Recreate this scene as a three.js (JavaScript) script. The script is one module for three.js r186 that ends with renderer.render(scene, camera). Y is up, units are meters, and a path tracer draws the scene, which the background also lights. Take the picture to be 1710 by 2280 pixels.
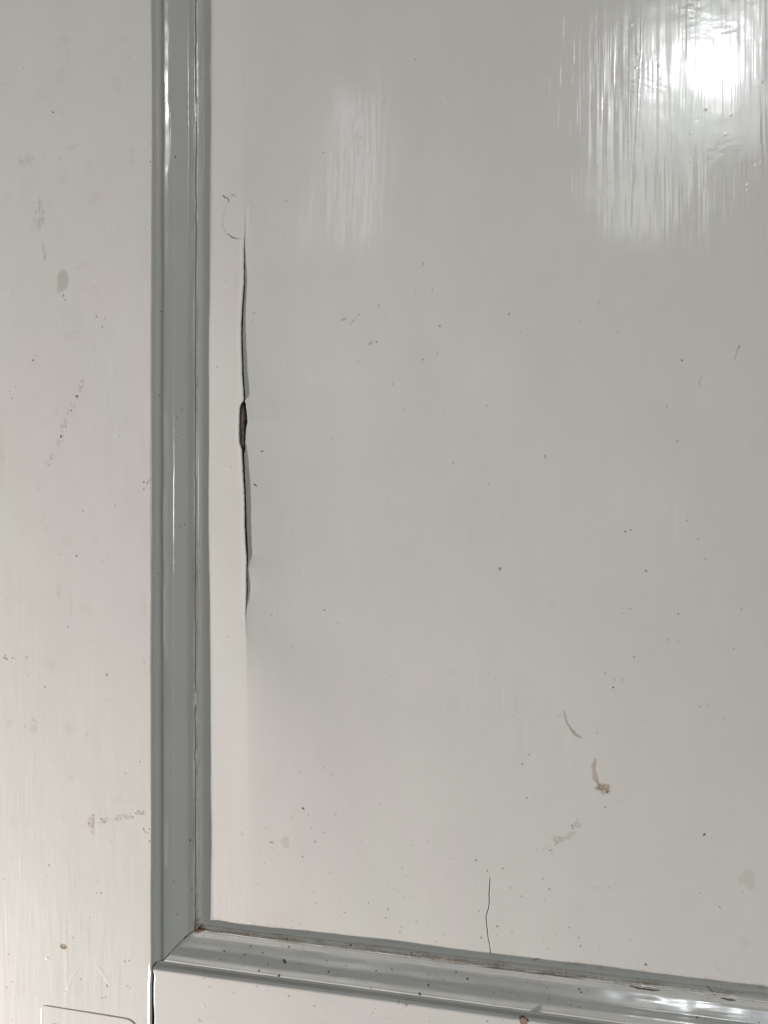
import * as THREE from 'three';
import { RectAreaLightUniformsLib } from 'three/addons/lights/RectAreaLightUniformsLib.js';
import { mergeGeometries } from 'three/addons/utils/BufferGeometryUtils.js';

/* The lower left corner of one panel of an old painted door. The door stands in the plane z = 0
   (face of the panel), x to the right, y up; the helpers below work in millimetres. */

// ------------------------------------------------------------------ camera, ambience, lights, exposure
const FOCAL = 1700, CX = 855, CY = 1140, YAW = THREE.MathUtils.degToRad(12.2), DIST = 342;
const cs = Math.cos(YAW), sn = Math.sin(YAW), EYE = [DIST * sn, 0, DIST * cs];
const scene = new THREE.Scene();
const camera = new THREE.PerspectiveCamera(2 * THREE.MathUtils.radToDeg(Math.atan(CY / FOCAL)), 0.75, 0.02, 30);
camera.position.set(EYE[0] / 1000, 0, EYE[2] / 1000);
camera.lookAt(0, 0, 0);

scene.background = new THREE.Color().setRGB(0.055, 0.061, 0.057);      // dim room

const renderer = new THREE.WebGLRenderer({ antialias: true });
renderer.toneMapping = THREE.LinearToneMapping;
renderer.toneMappingExposure = 1;
renderer.shadowMap.enabled = true;
RectAreaLightUniformsLib.init();

const LAMP = { at: [-0.79, -0.65, 0.35], power: 4.75, color: [1, 0.937, 0.89] };          // compact lamp, low on the left
const WINDOWS = [   // place, size and radiance
  { name: 'window', at: [0.622, 1.612, 2.6], w: 0.155, h: 0.16, level: 75, color: [0.97, 0.99, 1], label: 'small bright window high up behind the photographer' },
  { name: 'window', at: [0.64, 1.58, 2.66], w: 0.6, h: 0.54, level: 3.2, color: [0.86, 0.96, 1], label: 'wide pale window around the small bright one' },
  { name: 'window', at: [1.98, 0.06, 1.2], w: 0.26, h: 0.34, level: 33, color: [0.98, 1, 0.955], label: 'window at eye level far to the right of the door' },
  { name: 'window', at: [0.28, 1.136, 2.606], w: 0.09, h: 0.06, level: 3.4, color: [0.95, 0.97, 1], label: 'leftmost of three dim little panes below the pale window' },
  { name: 'window', at: [0.432, 1.131, 2.595], w: 0.14, h: 0.15, level: 3.0, color: [0.95, 0.97, 1], label: 'rightmost of three dim little panes below the pale window' },
  { name: 'window', at: [0.4, 0.994, 2.641], w: 0.12, h: 0.13, level: 3.2, color: [0.95, 0.97, 1], label: 'lowest of three dim little panes below the pale window' },
  { name: 'doorway', at: [-0.688, 1.347, 2.667], w: 0.045, h: 0.66, level: 6, color: [0.86, 0.93, 1], label: 'narrow pale gap of a doorway standing ajar behind the photographer' },
];

// ------------------------------------------------------------------ helpers
let seed = 20240611;
const rnd = () => { seed = (seed * 1664525 + 1013904223) >>> 0; return seed / 4294967296; };
const hash = (x, y, k) => {
  let h = Math.imul(x, 374761393) ^ Math.imul(y, 668265263) ^ Math.imul(k, 2147483647 - 58);
  h = Math.imul(h ^ (h >>> 13), 1274126177); h ^= h >>> 16;
  return (h >>> 0) / 2147483648 - 1;
};
function noise(x, y, k = 0) {
  const xi = Math.floor(x), yi = Math.floor(y), a = x - xi, b = y - yi;
  const u = a * a * a * (a * (a * 6 - 15) + 10), v = b * b * b * (b * (b * 6 - 15) + 10);
  const p = hash(xi, yi, k), q = hash(xi + 1, yi, k), r = hash(xi, yi + 1, k), s = hash(xi + 1, yi + 1, k);
  return p + (q - p) * u + (r - p + (p - q - r + s) * u) * v;
}
const clamp = (x, a = 0, b = 1) => Math.min(b, Math.max(a, x));
const smooth = (a, b, x) => { const t = clamp((x - a) / (b - a)); return t * t * (3 - 2 * t); };
function lerpTable(t, x) {
  if (x <= t[0][0]) return t[0][1];
  for (let i = 1; i < t.length; i++) if (x <= t[i][0]) return t[i - 1][1] + (t[i][1] - t[i - 1][1]) * (x - t[i - 1][0]) / (t[i][0] - t[i - 1][0]);
  return t[t.length - 1][1];
}
// a place measured on the photograph -> millimetres on the door at height z above the panel
function mm(px, py, z = 0) {
  const a = (px - CX) / FOCAL, b = (CY - py) / FOCAL, dx = a * cs - sn, dz = -a * sn - cs, t = (z - EYE[2]) / dz;
  return [EYE[0] + t * dx, t * b];
}

// ------------------------------------------------------------------ paint skins: colour and relief, drawn in millimetres
class Skin {
  constructor(u0, u1, v0, v1, W, H) {
    Object.assign(this, { u0, u1, v0, v1, W, H });
    this.c = new Float32Array(W * H * 3); this.b = new Float32Array(W * H);
    this.kx = W / (u1 - u0); this.ky = H / (v1 - v0);
  }
  uv(u, v) { return [(u - this.u0) / (this.u1 - this.u0), (v - this.v0) / (this.v1 - this.v0)]; }
  fill(fn) {
    for (let j = 0; j < this.H; j++) for (let i = 0; i < this.W; i++) {
      const [r, g, b, h] = fn(this.u0 + (i + 0.5) / this.kx, this.v0 + (j + 0.5) / this.ky), n = j * this.W + i;
      this.c[n * 3] = r; this.c[n * 3 + 1] = g; this.c[n * 3 + 2] = b; this.b[n] = h;
    }
  }
  // ragged patch: cover 0..1 from a distance function
  each(u, v, ru, rv, fn) {
    const i0 = Math.max(0, Math.floor((u - ru - this.u0) * this.kx)), i1 = Math.min(this.W - 1, Math.ceil((u + ru - this.u0) * this.kx));
    const j0 = Math.max(0, Math.floor((v - rv - this.v0) * this.ky)), j1 = Math.min(this.H - 1, Math.ceil((v + rv - this.v0) * this.ky));
    for (let j = j0; j <= j1; j++) for (let i = i0; i <= i1; i++) fn(this.u0 + (i + 0.5) / this.kx, this.v0 + (j + 0.5) / this.ky, j * this.W + i);
  }
  tint(n, col, a) { for (let k = 0; k < 3; k++) this.c[n * 3 + k] += (col[k] - this.c[n * 3 + k]) * a; }
  blot(u, v, ru, rv, col, a, { turn = 0, rag = 0.35, grain = 0, edge = 0.35, lift = 0 } = {}) {
    const R = Math.max(ru, rv) * (1 + rag) + 0.4, c = Math.cos(turn), s = Math.sin(turn), k = Math.floor(rnd() * 1e6);
    this.each(u, v, R, R, (x, y, n) => {
      const p = ((x - u) * c + (y - v) * s) / ru, q = (-(x - u) * s + (y - v) * c) / rv;
      const d = Math.hypot(p, q) + rag * noise(x / (ru * 0.8 + 0.15), y / (rv * 0.8 + 0.15), k);
      let m = 1 - smooth(1 - edge, 1 + edge, d);
      if (m <= 0) return;
      if (grain) m *= clamp(0.5 + 0.5 * noise(x / 0.45, y / 0.45, k + 1) * grain + 0.5 * noise(x / 1.3, y / 1.3, k + 2) * grain);
      this.tint(n, col, a * m); this.b[n] += lift * m;
    });
  }
  line(pts, w, col, a, { lift = 0, taper = true, wob = 0.15 } = {}) {
    const k = Math.floor(rnd() * 1e6);
    let len = 0; const L = [0]; for (let i = 1; i < pts.length; i++) L.push(len += Math.hypot(pts[i][0] - pts[i - 1][0], pts[i][1] - pts[i - 1][1]));
    const us = pts.map((p) => p[0]), vs = pts.map((p) => p[1]);
    const uc = (Math.min(...us) + Math.max(...us)) / 2, vc = (Math.min(...vs) + Math.max(...vs)) / 2;
    this.each(uc, vc, Math.max(...us) - uc + w * 2 + 0.5, Math.max(...vs) - vc + w * 2 + 0.5, (x0, y0, n) => {
      const x = x0 + wob * noise(x0 / 2, y0 / 2, k), y = y0 + wob * noise(x0 / 2, y0 / 2, k + 1);
      let best = 1e9, at = 0;
      for (let i = 1; i < pts.length; i++) {
        const [ax, ay] = pts[i - 1], [bx, by] = pts[i], dx = bx - ax, dy = by - ay, t = clamp(((x - ax) * dx + (y - ay) * dy) / (dx * dx + dy * dy));
        const d = Math.hypot(x - ax - dx * t, y - ay - dy * t); if (d < best) { best = d; at = (L[i - 1] + (L[i] - L[i - 1]) * t) / len; }
      }
      const ww = w / 2 * (taper ? Math.min(1, 0.25 + 3 * Math.min(at, 1 - at)) : 1) * (1 + 0.35 * noise(at * len / 1.5, 3, k + 2));
      const m = 1 - smooth(ww * 0.6, ww + 0.14, best);
      if (m > 0) { if (a) this.tint(n, col, a * m); this.b[n] += lift * m; }
    });
  }
  maps() {
    const { W, H } = this, c8 = new Uint8Array(W * H * 4), b8 = new Uint8Array(W * H * 4);
    let lo = 1e9, hi = -1e9; for (const x of this.b) { if (x < lo) lo = x; if (x > hi) hi = x; }
    for (let n = 0; n < W * H; n++) {
      for (let k = 0; k < 3; k++) { const x = clamp(this.c[n * 3 + k]); c8[n * 4 + k] = Math.round(255 * (x < 0.0031308 ? 12.92 * x : 1.055 * x ** (1 / 2.4) - 0.055)); }
      b8[n * 4] = b8[n * 4 + 1] = b8[n * 4 + 2] = Math.round(255 * (this.b[n] - lo) / (hi - lo || 1)); c8[n * 4 + 3] = b8[n * 4 + 3] = 255;
    }
    const make = (d) => { const t = new THREE.DataTexture(d, W, H, THREE.RGBAFormat); t.magFilter = THREE.LinearFilter; t.minFilter = THREE.LinearMipmapLinearFilter; t.generateMipmaps = true; t.needsUpdate = true; return t; };
    const map = make(c8), bumpMap = make(b8); map.colorSpace = THREE.SRGBColorSpace;
    return { map, bumpMap, bumpScale: (hi - lo) / 1000 };
  }
}
const PAINT = [0.70, 0.682, 0.652];
const SOOT = [0.035, 0.03, 0.026], GRIME = [0.3, 0.25, 0.2], RUST = [0.16, 0.085, 0.04], GREY = [0.42, 0.4, 0.38], BARE = [0.2, 0.15, 0.105];

// brushed gloss paint: faint unevenness of colour, and relief (mm) of bristle marks along the piece
const gloss = (strong, across = 1) => (u, v) => {
  const strength = typeof strong === 'function' ? strong(u, v) : strong;
  const t = 1 + 0.012 * noise(u / 55, v / 70, 11) + 0.010 * noise(u / 17, v / 30, 12) + 0.008 * noise(u / 5, v / 9, 13) + 0.011 * noise(u / 0.5, v / 0.6, 14);
  const pink = 0.014 * noise(u / 26, v / 60, 15) + 0.006 * noise(u / 8, v / 20, 16);
  const bend = 1.2 * noise(u / 60, v / 90, 17);
  const x = u + bend, s = strength * (0.75 + 0.5 * noise(u / 25, v / 45, 18));
  let h = 0.0055 * s * noise(x / 0.5, v / 14, 20) + 0.0085 * s * noise(x / 0.95, v / 17, 21) * (0.6 + 1.1 * noise(u / 6, v / 14, 19)) + 0.011 * s * noise(x / 2.1, v / 38, 22);
  h += 0.006 * strength * noise(u / 3.4, v / 4.5, 23) + 0.011 * strength * noise(u / 9, v / 14, 24);
  if (across) h += across * 0.0065 * strength * clamp(noise(u / 30, v / 22, 25) * 1.5) * noise(x / 22, (v + 2.5 * noise(u / 30, 0, 27)) / 1.0, 26);
  return [PAINT[0] * t * (1 + pink), PAINT[1] * t * (1 - pink * 0.4), PAINT[2] * t * (1 + pink * 0.5), h];
};
const speck = (skin, px, py, size, a = 0.85, z = 0, col = SOOT) => {
  const [u, v] = mm(px, py, z), r = size * (z ? 0.1 : 0.078); skin.blot(u, v, r * (0.7 + 0.9 * rnd() * rnd()), r * (0.7 + 0.5 * rnd()), col, a * 0.9, { turn: rnd() * 3, rag: 0.5, edge: 0.35, lift: 0.006 });
};
const stroke = (skin, pts, w, col, a, o = {}, z = 0) => skin.line(pts.map(([x, y]) => mm(x, y, z)), w * 0.21, col, a, o);
const smear = (skin, px, py, rx, ry, col, a, o = {}, z = 0) => { const [u, v] = mm(px, py, z); skin.blot(u, v, rx * 0.21, ry * 0.21, col, a, o); };

// ------------------------------------------------------------------ meshes
function sheet(cols, rows, fn) {             // fn(i, j) -> [x, y, z in mm, u, v]
  const n = cols * rows, p = new Float32Array(n * 3), t = new Float32Array(n * 2), id = [];
  for (let j = 0; j < rows; j++) for (let i = 0; i < cols; i++) {
    const [x, y, z, u, v] = fn(i, j), k = j * cols + i;
    p[k * 3] = x / 1000; p[k * 3 + 1] = y / 1000; p[k * 3 + 2] = z / 1000; t[k * 2] = u; t[k * 2 + 1] = v;
    if (i && j) id.push(k - cols - 1, k - cols, k, k - cols - 1, k, k - 1);
  }
  const g = new THREE.BufferGeometry();
  g.setAttribute('position', new THREE.BufferAttribute(p, 3)); g.setAttribute('uv', new THREE.BufferAttribute(t, 2)); g.setIndex(id); g.computeVertexNormals();
  return g;
}
function part(name, geometry, material, parent, label) {
  const m = new THREE.Mesh(geometry, material); m.name = name; m.castShadow = m.receiveShadow = true; parent.add(m);
  if (label) m.userData.label = label;
  return m;
}
const span = (a, b, step) => { const n = Math.max(1, Math.ceil(Math.abs(b - a) / step)), o = []; for (let i = 0; i <= n; i++) o.push(a + (b - a) * i / n); return o; };
const paintOf = (skin, o = {}) => new THREE.MeshPhysicalMaterial({ color: 0xffffff, roughness: 0.13, ior: 1.5, ...skin.maps(), ...o });

const H = 12;                                                  // face of stile and rail above the panel
const EDGE_U = mm(338.5, 1400, H)[0], EDGE_V = mm(471, 2172, H)[1];   // inner edges of stile and rail
const TOP = 345, BOTTOM = -300, LEFT = -222, RIGHT = 250;

const door = new THREE.Group(); door.name = 'panelled_door';
door.userData = { label: 'old off white gloss painted panelled door with a split panel and mitred moulding', category: 'door' };
scene.add(door);

// ---- stile
{
  const skin = new Skin(LEFT - 8, EDGE_U + 6, BOTTOM, TOP, 520, 2048);
  const fine = gloss(1.2, 0);
  skin.fill((u, v) => {          // heavy drag marks of a stiff brush towards the foot
    const o = fine(u, v), k = 0.2 + 0.8 * smooth(-110, -215, v + 25 * noise(u / 30, v / 60, 90));
    o[3] += 0.3 * k * (0.045 * noise((u + noise(u / 40, v / 60, 91)) / 1.5, v / 15, 92) + 0.05 * noise((u + noise(u / 40, v / 60, 91)) / 3.2, v / 22, 93) * (0.6 + 0.8 * noise(u / 12, v / 30, 94)) + 0.018 * noise(u / 0.7, v / 12, 95));
    return o;
  });
  const z = H;
  // smudges and scuffs
  smear(skin, 92, 470, 5, 24, GRIME, 0.5, { grain: 1.3, turn: 0.15 }, z); smear(skin, 84, 480, 10, 30, GRIME, 0.22, { grain: 1.3 }, z); smear(skin, 88, 500, 4, 14, GRIME, 0.35, { grain: 1.5 }, z);
  smear(skin, 98, 560, 5, 21, GRIME, 0.48, { grain: 1, turn: 0.25 }, z); smear(skin, 139, 628, 13, 24, [0.34, 0.31, 0.24], 0.4, { rag: 0.3, edge: 0.25 }, z);
  smear(skin, 60, 360, 18, 14, GRIME, 0.24, { grain: 1.5 }, z); smear(skin, 158, 328, 10, 9, GRIME, 0.22, { grain: 1.5 }, z);
  smear(skin, 76, 1620, 10, 20, [0.42, 0.3, 0.2], 0.28, { rag: 0.25, grain: 0.6 }, z); smear(skin, 158, 1625, 14, 14, GRIME, 0.07, {}, z);
  smear(skin, 205, 1836, 11, 22, [0.4, 0.26, 0.17], 0.5, { grain: 1.2 }, z); smear(skin, 4, 1020, 8, 60, [0.55, 0.3, 0.25], 0.10, { rag: 0.3 }, z);
  smear(skin, 20, 2170, 12, 60, [0.5, 0.34, 0.24], 0.08, { grain: 1 }, z);
  for (const [x, y, s] of [[73, 802, 5], [81, 792, 3], [22, 871, 3], [35, 860, 3], [26, 887, 3], [48, 878, 2], [141, 658, 4], [145, 669, 3], [208, 640, 3.5], [182, 643, 3], [214, 705, 5],
    [233, 710, 2.5], [227, 727, 3], [209, 772, 2], [196, 810, 3], [182, 848, 4], [184, 860, 4], [171, 882, 5], [165, 905, 4], [158, 914, 4], [146, 950, 4], [136, 971, 5.5], [139, 982, 3],
    [115, 1021, 3], [110, 1036, 3.5], [320, 1073, 5], [328, 1075, 6], [331, 1069, 4], [320, 1089, 3], [256, 1126, 3], [185, 1138, 3], [132, 1235, 3.5], [170, 1238, 4.5], [175, 1234, 2.5],
    [151, 1396, 3.5], [202, 1430, 3], [321, 1474, 2.5], [238, 1502, 4], [135, 1505, 3], [100, 1530, 3], [311, 1696, 3.5], [279, 1722, 3.5], [72, 1603, 2.5], [78, 1604, 2.5], [55, 1617, 3],
    [207, 1815, 5], [198, 1833, 3.5], [222, 1835, 4], [225, 1823, 4.5], [233, 1824, 3.5], [236, 1829, 2.5], [260, 1826, 3], [262, 1817, 2.5], [270, 1823, 3.5], [276, 1818, 4], [279, 1824, 3],
    [289, 1811, 3], [294, 1804, 4], [295, 1819, 5], [303, 1812, 3], [309, 1806, 5], [313, 1812, 4], [319, 1808, 3], [320, 1847, 6], [332, 1846, 4], [328, 1854, 4], [322, 1852, 3], [333, 1873, 3.5],
    [109, 1926, 3.5], [105, 1952, 2.5], [9, 1958, 3], [218, 1964, 2.5], [215, 1988, 2.5], [226, 1988, 2.5], [201, 2043, 3], [163, 2087, 3], [20, 2124, 3], [30, 2144, 2], [278, 2141, 4], [288, 2139, 5],
    [28, 2185, 4], [15, 2198, 3], [180, 2180, 4], [239, 2195, 5], [228, 2221, 3], [236, 2219, 3], [285, 2195, 3.5], [291, 2199, 2.5], [147, 2208, 3], [34, 2221, 2], [27, 2271, 3], [196, 2197, 3], [203, 2121, 3],
    [10, 1465, 6], [12, 1460, 4], [15, 1467, 4], [28, 1465, 3], [36, 1468, 3.5], [59, 1463, 3], [99, 1530, 2.5], [335, 360, 2.5], [135, 353, 2.5], [52, 151, 3.5], [118, 250, 4], [290, 130, 2.5], [36, 448, 2.5], [248, 505, 2.5], [305, 553, 2.5]])
    speck(skin, x, y, s, 0.55 + 0.4 * rnd(), z);
  for (let i = 0; i < 150; i++) speck(skin, rnd() * 335, rnd() * 2280, 1.2 + rnd() * 1.2, 0.3 + 0.4 * rnd(), z);
  stroke(skin, [[208, 1820], [206, 1845]], 4, GRIME, 0.5, {}, z);
  for (let i = 0; i < 26; i++) { const t = rnd(); smear(skin, 225 + 95 * t, 1832 - 26 * t + 14 * (rnd() - 0.5), 3 + 5 * rnd(), 2 + 3 * rnd(), [0.3, 0.2, 0.13], 0.25, { grain: 1.6 }, z); }
  for (let i = 0; i < 22; i++) { const t = rnd(); smear(skin, 185 - 75 * t + 12 * (rnd() - 0.5), 840 + 190 * t, 2 + 3 * rnd(), 3 + 7 * rnd(), GRIME, 0.22, { grain: 1.5 }, z); }
  for (let i = 0; i < 60; i++) smear(skin, 10 + 310 * rnd(), 60 + 2200 * rnd(), 4 + 12 * rnd(), 6 + 24 * rnd(), rnd() < 0.5 ? GRIME : [0.46, 0.3, 0.24], 0.10, { grain: 1.6 }, z);
  // a knocked-off flake of paint
  smear(skin, 143, 2106, 9, 5.5, [0.36, 0.28, 0.2], 0.85, { rag: 0.25, edge: 0.12, lift: -0.06 }, z); stroke(skin, [[133, 2104], [139, 2111], [150, 2110]], 2.4, BARE, 0.9, {}, z);
  smear(skin, 107, 2134, 5, 4, PAINT, 0.1, { lift: 0.08 }, z);
  // nibs and old drips under the paint
  for (let i = 0; i < 90; i++) smear(skin, rnd() * 330, 1850 + rnd() * 420, 0.8 + rnd() * 1.2, 1.2 + rnd() * 3.5, PAINT, 0, { lift: 0.008 + 0.018 * rnd() }, z);
  stroke(skin, [[178, 2150], [160, 2180], [148, 2212]], 9, PAINT, 0, { lift: 0.05 }, z); stroke(skin, [[215, 2150], [232, 2170], [244, 2192]], 9, PAINT, 0, { lift: 0.05 }, z);
  smear(skin, 68, 1529, 9, 7, PAINT, 0.2, { lift: 0.08, grain: 2 }, z);
  smear(skin, 125, 2278, 10, 3, [0.2, 0.24, 0.17], 0.7, { grain: 1.5 }, z);
  // bare wood strip of the skin (for the hidden edge below the paint)
  const bareU = LEFT - 6;
  skin.each(bareU, (TOP + BOTTOM) / 2, 1.8, 400, (u, v, n) => { const g = 1 + 0.25 * noise(u / 0.3, v / 20, 5); skin.c[n * 3] = BARE[0] * g * 0.6; skin.c[n * 3 + 1] = BARE[1] * g * 0.6; skin.c[n * 3 + 2] = BARE[2] * g * 0.6; });

  const r = 0.9, cols = [{ d: 0, z: -22, bare: 1 }, { d: 0, z: H - 0.6, bare: 1 }, { d: 0, z: H - 0.6 }];
  for (let a = 0; a <= 6; a++) { const q = a / 6 * Math.PI / 2; cols.push({ d: r * (1 - Math.cos(q)), z: H - r + r * Math.sin(q) }); }
  for (const d of [1.1, 1.35, 1.6, 1.9, 2.3, 2.8, 3.5]) cols.push({ d, z: H });
  for (const d of span(4.5, EDGE_U - LEFT, 1.6)) cols.push({ d, z: H });
  cols.push({ d: EDGE_U - LEFT, z: -22 }); cols.reverse();
  const rows = [...span(BOTTOM, -150, 0.7), ...span(-149, TOP, 1.3)];
  const g = sheet(cols.length, rows.length, (i, j) => {
    const c = cols[i], v = rows[j], low = 1 - smooth(EDGE_V - 1, EDGE_V + 3, v);
    const wob = 0.09 * noise(v / 9, 1, 31) + 0.05 * noise(v / 2.2, 2, 32) + 0.35 * noise(v / 160, 0, 33) + low * (0.1 * noise(v / 3, 4, 34) - 0.15 * (1 - smooth(EDGE_V - 30, EDGE_V, v)));
    const u = EDGE_U - c.d + wob * (1 - smooth(0, 8, c.d));
    let z = c.z;
    if (z > H - 1) {
      z += 0.22 * noise(u / 70, v / 120, 35) + 0.10 * noise(u / 22, v / 45, 36) + 0.03 * noise(u / 6, v / 14, 37);
      z += low * 0.55 * Math.exp(-(((c.d - 0.55) / 0.75) ** 2));                       // paint ridge beside the open joint
    }
    const [a, b] = skin.uv(c.bare && v < EDGE_V + 0.5 ? bareU : Math.min(u, EDGE_U + 3), v);
    return [u, v, z, a, b];
  });
  const stile = part('stile', g, paintOf(skin, { roughness: 0.18 }), door, 'upright board scuffed with brown specks');

  // thin fitting painted over, at the foot of the view
  const [pu, pv] = mm(92, 2236, H), [qu] = mm(306, 2260, H), s = new THREE.Shape(), w = qu - pu, hh = 40, rr = 6.5;
  s.moveTo(0, -hh); s.lineTo(0, -3); s.quadraticCurveTo(0, 0, 3, 0); s.lineTo(w - rr, -0.3); s.quadraticCurveTo(w, -0.6, w, -rr); s.lineTo(w, -hh); s.closePath();
  const pg = new THREE.ExtrudeGeometry(s, { depth: 0.3, bevelEnabled: true, bevelThickness: 0.28, bevelSize: 0.28, bevelOffset: -0.28, bevelSegments: 3, curveSegments: 10 });
  const P = pg.attributes.position, U = pg.attributes.uv;
  for (let k = 0; k < P.count; k++) { const u = pu + P.getX(k), v = pv + P.getY(k); const [a, b] = skin.uv(u, v); U.setXY(k, a, b); P.setXYZ(k, u / 1000, v / 1000, (H + P.getZ(k) - 0.05) / 1000); }
  part('painted_plate', pg, stile.material, stile, 'thin rounded plate painted over');
}

// ---- rail
{
  const skin = new Skin(EDGE_U - 8, RIGHT + 2, BOTTOM - 10, EDGE_V + 4, 1700, 512);
  const brush = gloss(1.0, 0);
  skin.fill((u, v) => brush(v, u));
  const z = H;
  for (const [x, y, s] of [[454, 2178, 3], [467, 2197, 3], [643, 2217, 4], [572, 2196, 4], [888, 2232, 3.5], [905, 2238, 5], [520, 2210, 2.5], [644, 2217, 3], [700, 2240, 3], [760, 2262, 3], [830, 2256, 2.5], [1010, 2262, 3], [1085, 2274, 3]])
    speck(skin, x, y, s, 0.6, z);
  for (let i = 0; i < 70; i++) speck(skin, 345 + rnd() * 800, 2190 + rnd() * 90, 1.2 + rnd() * 1.3, 0.3 + 0.4 * rnd(), z);
  smear(skin, 445, 2272, 4, 5, GRIME, 0.35, { turn: 0.6 }, z); smear(skin, 700, 2275, 60, 9, [0.6, 0.42, 0.38], 0.08, { grain: 1 }, z);
  smear(skin, 453, 2240, 4, 5, PAINT, 0, { lift: 0.07 }, z); smear(skin, 900, 2238, 7, 5, GREY, 0.2, { lift: 0.05 }, z);
  const bareV = BOTTOM - 7;
  skin.each((EDGE_U + RIGHT) / 2, bareV, 300, 2.5, (u, v, n) => { const g = 1 + 0.25 * noise(u / 20, v / 0.3, 6); for (let k = 0; k < 3; k++) skin.c[n * 3 + k] = BARE[k] * g * 0.6; });
  const r = 1.5, down = [{ d: 0, z: -22, bare: 1 }, { d: 0, z: H - 0.9, bare: 1 }, { d: 0, z: H - 0.9 }], fall = (d) => (d >= r ? 0 : r - Math.sqrt(r * r - (r - d) ** 2));
  const edge = []; for (let a = 0; a <= 7; a++) edge.push(r * (1 - Math.cos(a / 7 * Math.PI / 2)));
  const cols = [...down, ...edge.map((d) => ({ d, z: H })), ...span(2, 40, 0.9).map((d) => ({ d, z: H })), ...span(41.5, RIGHT - EDGE_U, 1.6).map((d) => ({ d, z: H }))];
  const rows = [{ d: 0, z: -22, bare: 1 }, { d: 0, z: H - 1.4, bare: 0 }, ...edge.map((d) => ({ d, z: H })), ...[1.7, 2, 2.5, 3].map((d) => ({ d, z: H })), ...span(4, EDGE_V - BOTTOM, 1.2).map((d) => ({ d, z: H }))].reverse();
  const g = sheet(cols.length, rows.length, (i, j) => {
    const c = cols[i], w = rows[j];
    const v0 = EDGE_V - w.d, u0 = EDGE_U + 1.0 + c.d;
    const gap = 0.25 * noise(v0 / 4, 0, 41) + 0.1 * noise(v0 / 1.1, 0, 42) - 0.75 * smooth(EDGE_V - 5, EDGE_V - 0.5, v0);
    const u = u0 + gap * (1 - smooth(0, 5, c.d));
    const v = v0 + (0.08 * noise(u / 8, 0, 43) + 0.05 * noise(u / 2, 0, 44)) * (1 - smooth(0, 5, w.d));
    let z = Math.min(c.z, w.z);
    if (z > 2) z = Math.min(c.z - (c.d < r && !c.bare && c.z === H ? 0.12 * fall(c.d) : 0), w.z === H ? H - fall(w.d) : w.z) + 0.15 * noise(u / 60, v / 40, 45) + 0.05 * noise(u / 15, v / 9, 46);
    const bare = c.bare || w.bare, [a, b] = skin.uv(u, bare ? bareV : v);
    return [u, v, z, a, b];
  });
  const rail = part('rail', g, paintOf(skin), door, 'cross board below the panel');
  // nail hole with its filler fallen out
  const [nu, nv] = mm(1166, 2275, H), ring = [];
  for (let k = 0; k <= 8; k++) { const q = k / 8 * Math.PI; ring.push(new THREE.Vector2((1.75 + 0.4 * Math.cos(q)) / 1000, 0.3 * Math.sin(q) / 1000)); }
  const rim = new THREE.LatheGeometry([...ring].reverse(), 26), P = rim.attributes.position;
  for (let k = 0; k < P.count; k++) { const a = Math.atan2(P.getZ(k), P.getX(k)), f = 1 + 0.12 * Math.sin(3 * a + 1) + 0.06 * Math.sin(7 * a); P.setX(k, P.getX(k) * f); P.setZ(k, P.getZ(k) * f); }
  rim.computeVertexNormals(); rim.rotateX(Math.PI / 2);
  const nail = part('nail_hole', rim, new THREE.MeshStandardMaterial({ color: new THREE.Color().setRGB(0.06, 0.04, 0.03), roughness: 0.8 }), rail, 'round nail hole with a dark broken rim');
  nail.position.set(nu / 1000, nv / 1000, (H - 0.38) / 1000);
  const cap = new THREE.CylinderGeometry(0.0016, 0.0015, 0.0003, 22); cap.rotateX(Math.PI / 2);
  const plug = part('filler', cap, new THREE.MeshStandardMaterial({ color: new THREE.Color().setRGB(0.3, 0.215, 0.17), roughness: 0.9 }), rail); plug.position.set(nu / 1000, nv / 1000, (H - 0.18) / 1000);
}

// ---- mouldings: one profile, swept up the stile and along the rail, mitred at the corner
const PROFILE = [[-0.6, -0.6, 8.0], [1.0, 0.35, 7.9], [2.4, 0.9, 8.0], [3.35, 1.5, 8.2], [3.7, 1.8, 8.75], [4.1, 2.1, 9.1], [4.5, 2.5, 9.18], [5.25, 3.2, 8.88], [6.0, 4.0, 8.58], [7.0, 5.2, 8.1], [8.0, 6.4, 7.55], [8.35, 6.75, 7.3], [8.7, 7.1, 6.95],
  [9.5, 7.9, 6.45], [11, 9.5, 5.45], [12.8, 11.2, 4.25], [13.6, 12.0, 3.75], [14.0, 12.4, 3.6], [14.5, 12.8, 3.5], [15.5, 13.4, 3.35], [16.8, 14.0, 3.15], [17.7, 14.5, 2.9], [18.5, 15.1, 2.6], [19.1, 15.55, 1.8], [19.35, 15.75, 0.6], [19.45, 15.85, -1.5]];
const CRACK_AT = 17.25, profile = [];
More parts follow.
